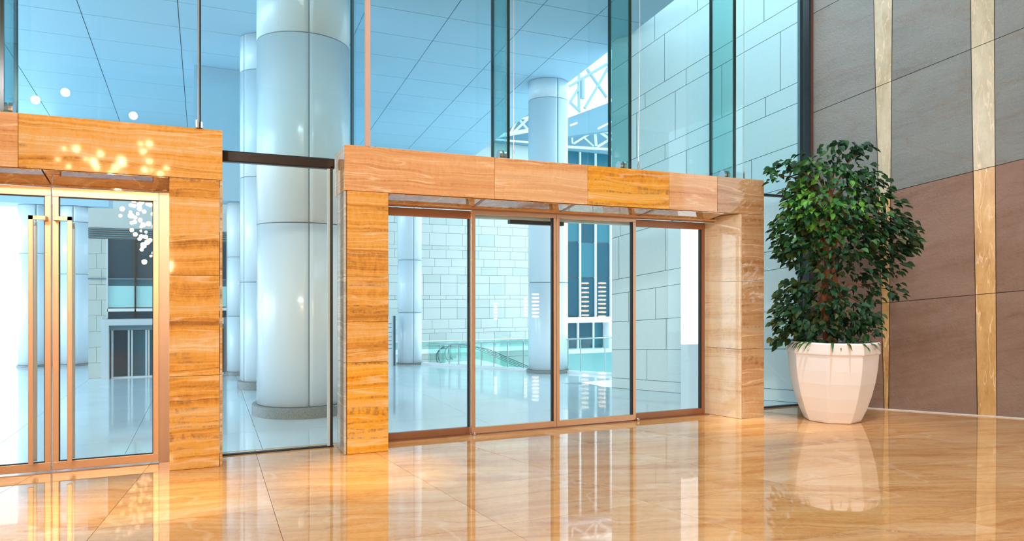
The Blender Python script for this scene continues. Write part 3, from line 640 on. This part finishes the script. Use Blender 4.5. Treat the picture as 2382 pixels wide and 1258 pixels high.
box(-1.63, .36, 14.38, 14.45, 1.195, 1.245).build('sill', M['white'], lb, org=o)
box(-1.70, .3, 14.2, 14.44, .95, 1.06).build('portal_head', M['frame_w'], lb, org=o)
box(-1.70, -1.585, 14.2, 14.44, 0, .95).build('portal_jamb', M['frame_w'], lb, org=o)
box(-1.585, .3, 14.3, 14.44, .86, .95).build('door_head', M['louver'], lb, org=o)
for x in (-1.56, -1.30, -1.25, -1.02, -.98, -.72, -.45): box(x, x+.03, 14.34, 14.44, 0, .86).build('door_stile', M['frame_w'], lb, org=o)
for a, b, mt in ((-1.53, -1.30, 'blueglass'), (-1.22, -1.02, 'blueglass2'), (-.95, -.72, 'blueglass2'), (-.69, -.45, 'blueglass'), (-.42, .3, 'blueglass')):
    box(a, b, 14.40, 14.43, .02, .86).build('door_pane', M[mt], lb, org=o)
box(-1.56, .3, 14.33, 14.44, 0, .02).build('threshold', M['white'], lb, org=o)

# ------------------------------------------------------------------ blue curtain-wall building, right
cb = thing('building', 'blue curtain-wall building with white mullions beyond the railing', 'building', (9.6, 24, -4)); o = (9.6, 24, -4)
box(9.6, 18, 24.1, 24.6, -4, 7.3).build('wall', M['louver'], cb, org=o)
mxs = [9.6, 10.4, 11.1, 11.8, 12.5, 12.72, 13.42, 14.12, 14.82, 15.5, 16.2, 17, 18]
for i in range(len(mxs)-1):
    a, b = mxs[i]+.03, mxs[i+1]-.03
    for z0, z1, mt in ((.66, 2.15, 'blueglass'), (2.19, 3.53, 'blueglass' if i % 3 else 'blueglass2'), (3.58, 4.75, 'blueglass2' if i % 2 else 'blueglass'), (4.8, 6.3, 'blueglass'), (6.36, 7.2, 'blueglass2')):
        box(a, b, 24.04, 24.08, z0, z1).build('pane', M[mt], cb, org=o)
    box(mxs[i]-.028, mxs[i]+.028, 23.94, 24.1, .6, 7.3).build('mullion', M['white'], cb, org=o, label='white mullion')
box(9.6, 18, 23.95, 24.1, 7.2, 7.32).build('head', M['white'], cb, org=o)
box(9.6, 18, 24.0, 24.1, -4, -.55).build('base_wall', M['teal'], cb, org=o)
box(12.5, 14.75, 23.5, 24, .42, .62).build('portal_head', M['white'], cb, org=o)
box(14.45, 14.75, 23.5, 24, -.6, .42).build('portal_jamb', M['white'], cb, org=o)
for a, b, mt in ((12.5, 13.25, 'blueglass'), (13.37, 13.95, 'blueglass'), (14.0, 14.42, 'blueglass2')):
    box(a, b, 23.98, 24.02, -.6, .40).build('door_pane', M[mt], cb, org=o)
for a in (13.27, 13.96): box(a, a+.06, 23.9, 24.02, -.6, .42).build('door_stile', M['white'], cb, org=o)
box(12, 15, 23.4, 24, -.75, -.6).build('threshold', M['white'], cb, org=o)

# ------------------------------------------------------------------ atrium roof
M['beam'] = plain('pale_blue_roof_cladding', (.20, .33, .39), .5)
bt = thing('roof_beam', 'sloping pale blue roof beam with strip lights, under the skylight', 'roof beam', (9, 21, 7))
MB().slab([(11.29-9, 7.24-.35), (14.5-9, 7.6), (14.5-9, 8.9), (11.29-9, 7.52)], Vector((9, 21)), Vector((1, 0)), Vector((0, 1)), 0, .5).build('beam_body', M['beam'], bt, org=(9, 21, 7))
ml = emit('strip_light', (.95, .98, 1), 2.5)
for (x0, z0, x1, z1) in ((11.107, 7.24, 11.367, 7.352), (12.198, 7.232, 12.75, 7.53)):
    MB().tube([(x0+.25, 20.97, z0+.02), (x1+.25, 20.97, z1+.02)], .03).build('strip_light', ml, bt, org=(9, 21, 7))
tr = thing('roof_truss', 'white skylight truss with crossed braces beside the column top', 'truss', (11, 21, 7.7)); o = (11, 21, 7.7)
for i, (x0, z0, x1, z1) in enumerate([(11.594, 8.976, 11.594, 7.711), (11.729, 8.846, 11.729, 8.167), (12.79, 9.937, 12.842, 8.337), (11.897, 9.207, 12.685, 8.319), (12.72, 9.313, 11.813, 7.852), (11.228, 8.536, 12.965, 9.645), (11.228, 8.009, 11.645, 7.716), (11.261, 8.013, 11.561, 8.487), (12.842, 8.337, 14.2, 9.9), (12.965, 9.645, 14.3, 10.5)]):
    MB().tube([(x0, 20.8, z0), (x1, 20.8, z1)], .08 if i in (1, 2) else .055).build('brace', M['truss'], tr, org=o, smooth=True)
for k in range(3):
    MB().tube([(11.2, 20.9, 8.9+k*.22), (13.4, 20.9, 10.35+k*.22)], .02).build('glazing_bar', M['truss'], tr, org=o, smooth=True)
t2 = thing('roof_truss', 'white lattice truss between the roof beam and the blue building', 'truss', (12, 22.5, 6.9)); o = (12, 22.5, 6.9)
for i, (x0, z0, x1, z1) in enumerate([(10, 7.68, 15.5, 7.60), (13.203, 7.581, 12.333, 7.027), (13.351, 7.595, 13.928, 7.295), (13.222, 7.583, 13.277, 7.013), (13.314, 6.984, 13.928, 7.359), (12.747, 7.301, 13.167, 7.004), (10, 6.82, 15.5, 7.0), (12.226, 7.615, 12.279, 7.022), (14.8, 7.6, 13.928, 7.33), (14.85, 7.0, 14.8, 7.6)]):
    MB().tube([(x0, 22.5, z0), (x1, 22.5, z1)], (.055, .035, .05, .05, .045, .03, .05, .03, .05, .05)[i]).build('chord' if i in (0, 6) else 'brace', M['white'], t2, org=o, smooth=True)
tag(box(9.5, 16, 23.3, 23.4, 6.95, 7.75).build('roof_soffit', M['louver'], org=(9.5, 23.3, 6.95)), 'blue-grey roof soffit behind the lattice truss', 'roof')
t3 = thing('roof_truss', 'white lattice truss above the far tiled wall, left of the column', 'truss', (8, 18.6, 6)); o = (8, 18.6, 6)
for i, (x0, z0, x1, z1) in enumerate([(8.382, 6.616, 8.715, 6.295), (8.659, 6.669, 8.19, 6.208), (8.341, 6.636, 8.108, 6.213), (7.6, 6.05, 9.4, 6.5), (7.6, 5.968, 9.4, 5.98)]):
    MB().tube([(x0, 18.6, z0), (x1, 18.6, z1)], (.035, .035, .03, .06, .03)[i]).build('chord' if i > 2 else 'brace', M['white'], t3, org=o, smooth=True)
box(7.2, 9.5, 19.0, 19.1, 5.98, 6.75).build('roof_panel', M['louver'], t3, org=o)
MB().slab([(7.93-7, 7.26), (7.96-7, 6.95), (8.26-7, 6.58), (8.7-7, 6.74), (8.7-7, 7.9)], Vector((7, 18.2)), Vector((1, 0)), Vector((0, 1)), 0, .3).build('fascia', M['beam'], ce)

# ------------------------------------------------------------------ lobby lamps mirrored in the glass
ch = thing('chandelier', 'large warm chandelier of many globes, seen mirrored in the left door', 'chandelier', (-2.2, -4, 8)); o = (-2.2, -4, 8)
MB().tube([(-2.2, -4, 8), (-2.2, -4, 4.9)], .03).build('stem', M['steel'], ch, org=o)
proto = None
me = bpy.data.meshes.new('globe'); bm = bmesh.new(); bmesh.ops.create_icosphere(bm, subdivisions=2, radius=.055); bm.to_mesh(me); bm.free(); me.materials.append(M['bulb'])
for k in range(105):
    if k < 30: a = rnd.uniform(0, 6.283); q = rnd.uniform(.2, 1.0); x, y, z = -1.9+1.1*q*math.cos(a), -4+.9*q*math.sin(a), 4.3+rnd.uniform(-.5, .55)
    else: a = rnd.uniform(0, 6.283); f_ = (k-30)/75; q = rnd.uniform(0, 1)*(1-.5*f_); x, y, z = -1.25-.9*(.5-f_)*.6+.65*q*math.cos(a), -4+.6*q*math.sin(a), 3.7-1.7*f_
    g = bpy.data.objects.new('globe', me); C.objects.link(g); g.parent = ch; g.location = (x-o[0], y-o[1], z-o[2]); s_ = rnd.uniform(.5, 1.15); g.scale = (s_, s_, s_)
def stack(label, x, z0, z1, n, r, y=-4):
    t = thing('stacked_lantern', label, 'lamp', (x, y, 0), 'tall lanterns of stacked glowing discs'); o = (x, y, 0)
    MB().tube([(x, y, 0), (x, y, z1+.05)], .012).build('pole', M['steel'], t, org=o)
    MB().lathe([(.14, 0), (.14, .02), (.03, .04)], (x, y), 24).build('foot', M['steel'], t, org=o, smooth=True)
    for k in range(n):
        z = z0 + (z1-z0)*(k+.5)/n
        MB().lathe([(r*.8, z-.026), (r, z), (r*.8, z+.026)], (x, y), 20).build('disc', M['lantern'], t, org=o, smooth=True)
stack('tall lantern of stacked discs, mirrored left of centre in the right sliding leaf', 10.27, .82, 1.9, 8, .12)
stack('tall lantern of stacked discs, mirrored at the right of the blue building', 10.85, .79, 1.9, 9, .13)
stack('lantern of stacked discs mirrored on the white column', 8.639, .82, 1.56, 7, .11)
stack('slim lantern of stacked discs mirrored just left of the white column', 8.327, .88, 1.44, 6, .05)
stack('small lantern of stacked discs mirrored on the far tiled wall', 7.4, .78, 1.3, 6, .055)

# ------------------------------------------------------------------ potted tree
PC = Vector((6.87, 6.124)); RX = Vector((.916, -.4013)); FX = Vector((.4013, .916))
pt_ = thing('potted_tree', 'tall leafy green tree in a white faceted planter beside the right portal', 'plant', (PC.x, PC.y, 0)); o = (PC.x, PC.y, 0)
rot = R(-98.66)
prof = [(.300, 0), (.315, .012), (.372, .14), (.425, .30), (.467, .47), (.490, .62), (.500, .74), (.503, .80)]
pl_ = MB().lathe(prof + [(.503, .805)], PC, 8, rot).build('planter', M['pot'], pt_, org=o, bevel=.006)
MB().lathe([(.515, .805), (.520, .82), (.520, .93), (.508, .945), (.48, .945), (.47, .9), (.45, .88)], PC, 8, rot).build('rim', M['pot'], pl_, org=o, bevel=.004)
MB().lathe([(.44, .86), (.45, .9)], PC, 24).build('soil', M['soil'], pt_, org=o)
def loc(dx, dy, z): q = PC + RX*dx + FX*dy; return Vector((q.x, q.y, z))
px = lambda x, y, dy=0.0: loc((x-1935)*.00516, dy, 1.5 + (685-y)*.00516)
trunk = [px(1925, 800), px(1918, 700, .03), px(1925, 620, 0), px(1915, 540, -.03), px(1930, 460), px(1935, 400)]
MB().tube(trunk, [.045, .04, .036, .032, .022, .012], 10).build('trunk', M['bark'], pt_, org=o, smooth=True)
MB().tube([px(1945, 800, .05), px(1950, 700, .0), px(1938, 610, .05), px(1950, 530, .02), px(1975, 450)], [.04, .036, .03, .025, .012], 10).build('trunk', M['bark'], pt_, org=o, smooth=True)
# leaf clumps: x, y (photograph-scaled offsets in cm-like units), half width, half height, depth, leaf count, palette
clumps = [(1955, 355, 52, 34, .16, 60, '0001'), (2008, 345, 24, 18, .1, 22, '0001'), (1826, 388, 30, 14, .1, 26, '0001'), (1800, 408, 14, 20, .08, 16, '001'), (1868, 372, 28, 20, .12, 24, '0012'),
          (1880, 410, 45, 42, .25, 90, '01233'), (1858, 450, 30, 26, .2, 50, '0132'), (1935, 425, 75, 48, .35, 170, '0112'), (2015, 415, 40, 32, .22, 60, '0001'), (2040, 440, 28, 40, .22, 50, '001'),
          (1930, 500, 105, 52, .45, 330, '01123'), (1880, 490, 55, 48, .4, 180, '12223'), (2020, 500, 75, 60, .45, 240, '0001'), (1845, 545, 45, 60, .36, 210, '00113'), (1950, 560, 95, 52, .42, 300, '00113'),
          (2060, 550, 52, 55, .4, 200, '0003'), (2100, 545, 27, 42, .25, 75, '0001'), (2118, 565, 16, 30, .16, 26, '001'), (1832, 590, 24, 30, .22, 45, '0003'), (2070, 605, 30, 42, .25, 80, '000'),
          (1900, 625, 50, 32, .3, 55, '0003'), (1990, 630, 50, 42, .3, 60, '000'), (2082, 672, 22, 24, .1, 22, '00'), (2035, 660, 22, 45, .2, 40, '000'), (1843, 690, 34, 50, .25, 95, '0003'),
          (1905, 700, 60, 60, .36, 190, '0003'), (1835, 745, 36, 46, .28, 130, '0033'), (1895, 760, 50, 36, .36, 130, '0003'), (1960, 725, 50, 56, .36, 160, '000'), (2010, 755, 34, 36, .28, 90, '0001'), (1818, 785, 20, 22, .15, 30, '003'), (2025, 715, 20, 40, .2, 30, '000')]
for (cx_, cy_, rx_, ry_, dp, n_, pal) in clumps:
    if n_ < 60 or rx_ > 40:
        b0 = trunk[3] if cy_ > 480 else trunk[4]
        if cy_ > 640: b0 = trunk[1]
        c_ = px(cx_, cy_); mid = (b0+c_)/2 + Vector((0, 0, .10))
        MB().tube([b0, mid, c_], [.012, .008, .004], 6).build('branch', M['bark'], pt_, org=o, smooth=True)
def leaf_verts(L, W_):
    return [(0, 0, 0), (.28*L, .42*W_, .012), (.28*L, -.42*W_, .012), (.55*L, .46*W_, .01), (.55*L, -.46*W_, .01), (.82*L, .24*W_, -.004), (.82*L, -.24*W_, -.004), (L, 0, -.02), (.28*L, 0, -.004), (.55*L, 0, -.008), (.82*L, 0, -.014)]
LF = [(0, 8, 1), (0, 2, 8), (1, 8, 9, 3), (8, 2, 4, 9), (3, 9, 10, 5), (9, 4, 6, 10), (5, 10, 7), (10, 6, 7)]
leaves = []
for (cx_, cy_, rx_, ry_, dp, n_, pal) in clumps:
    k = 0
    while k < n_:
        a, b, c_ = (rnd.uniform(-1, 1) for _ in range(3)); r2 = a*a+b*b+c_*c_
        if r2 > 1 or rnd.random() > .35 + .65*r2: continue
        k += 1
        p = px(cx_+a*rx_, cy_+b*ry_, c_*dp)
        out = (RX*(a + (cx_-1940)/130) + FX*c_*1.2)
        d = Vector((out.x, out.y, -.35 + rnd.uniform(-.7, .35))) + Vector((rnd.uniform(-.6, .6), rnd.uniform(-.6, .6), 0))
        d.normalize()
        up = Vector((rnd.uniform(-.5, .5), rnd.uniform(-.5, .5), 1)) - Vector((FX.x, FX.y, 0))*rnd.uniform(0, 1.1)
        s_ = d.cross(up).normalized(); up = s_.cross(d).normalized()
        L_ = rnd.uniform(.065, .115)
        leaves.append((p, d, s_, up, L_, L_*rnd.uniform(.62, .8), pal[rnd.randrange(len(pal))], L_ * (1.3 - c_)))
def in_wall(p):
    return (Vector((p.x, p.y)) - WA).dot(WN) < .06 or p.y > 6.98 and p.x > 6.2
leaves = [l for l in leaves if not in_wall(l[0])]
leaves.sort(key=lambda l: -l[7])
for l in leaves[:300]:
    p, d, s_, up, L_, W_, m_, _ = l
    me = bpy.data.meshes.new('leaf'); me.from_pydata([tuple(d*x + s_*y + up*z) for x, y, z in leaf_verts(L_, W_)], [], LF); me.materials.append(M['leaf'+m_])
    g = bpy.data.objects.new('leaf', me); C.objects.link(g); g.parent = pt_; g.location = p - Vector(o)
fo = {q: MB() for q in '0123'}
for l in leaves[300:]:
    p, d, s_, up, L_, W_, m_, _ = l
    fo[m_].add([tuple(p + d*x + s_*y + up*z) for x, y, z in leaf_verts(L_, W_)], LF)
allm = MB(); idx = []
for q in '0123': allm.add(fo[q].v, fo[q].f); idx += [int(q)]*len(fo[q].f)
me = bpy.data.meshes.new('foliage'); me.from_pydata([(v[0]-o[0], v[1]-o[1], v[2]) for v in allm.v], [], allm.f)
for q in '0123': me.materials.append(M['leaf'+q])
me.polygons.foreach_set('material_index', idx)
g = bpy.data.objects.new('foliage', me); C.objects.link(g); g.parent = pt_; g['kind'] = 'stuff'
# strap-leaved undergrowth over the rim
for k in range(46):
    a = rnd.uniform(math.pi, 2*math.pi) if k < 34 else rnd.uniform(0, math.pi)
    r0 = rnd.uniform(.25, .40); L_ = rnd.uniform(.16, .28); dirv = RX*math.cos(a) + FX*math.sin(a); s2 = Vector((-dirv.y, dirv.x, 0))
    base = loc(math.cos(a)*r0, math.sin(a)*r0, .89); vs = []; fs = []
    for q in range(6):
        u = q/5; wq = .016*math.sin(math.pi*min(1, .15+u*.85))+.001
        c_ = base + Vector((dirv.x, dirv.y, 0))*L_*u*1.0 + Vector((0, 0, L_*(.75*u - 1.05*u*u) + (.03 if u else 0)))
        vs += [tuple(c_ + s2*wq), tuple(c_ - s2*wq)]
    for q in range(5): fs.append((q*2, q*2+1, q*2+3, q*2+2))
    MB().add(vs, fs).build('strap_leaf', M['leaf1'] if k % 3 else M['leaf3'], pt_, org=o)
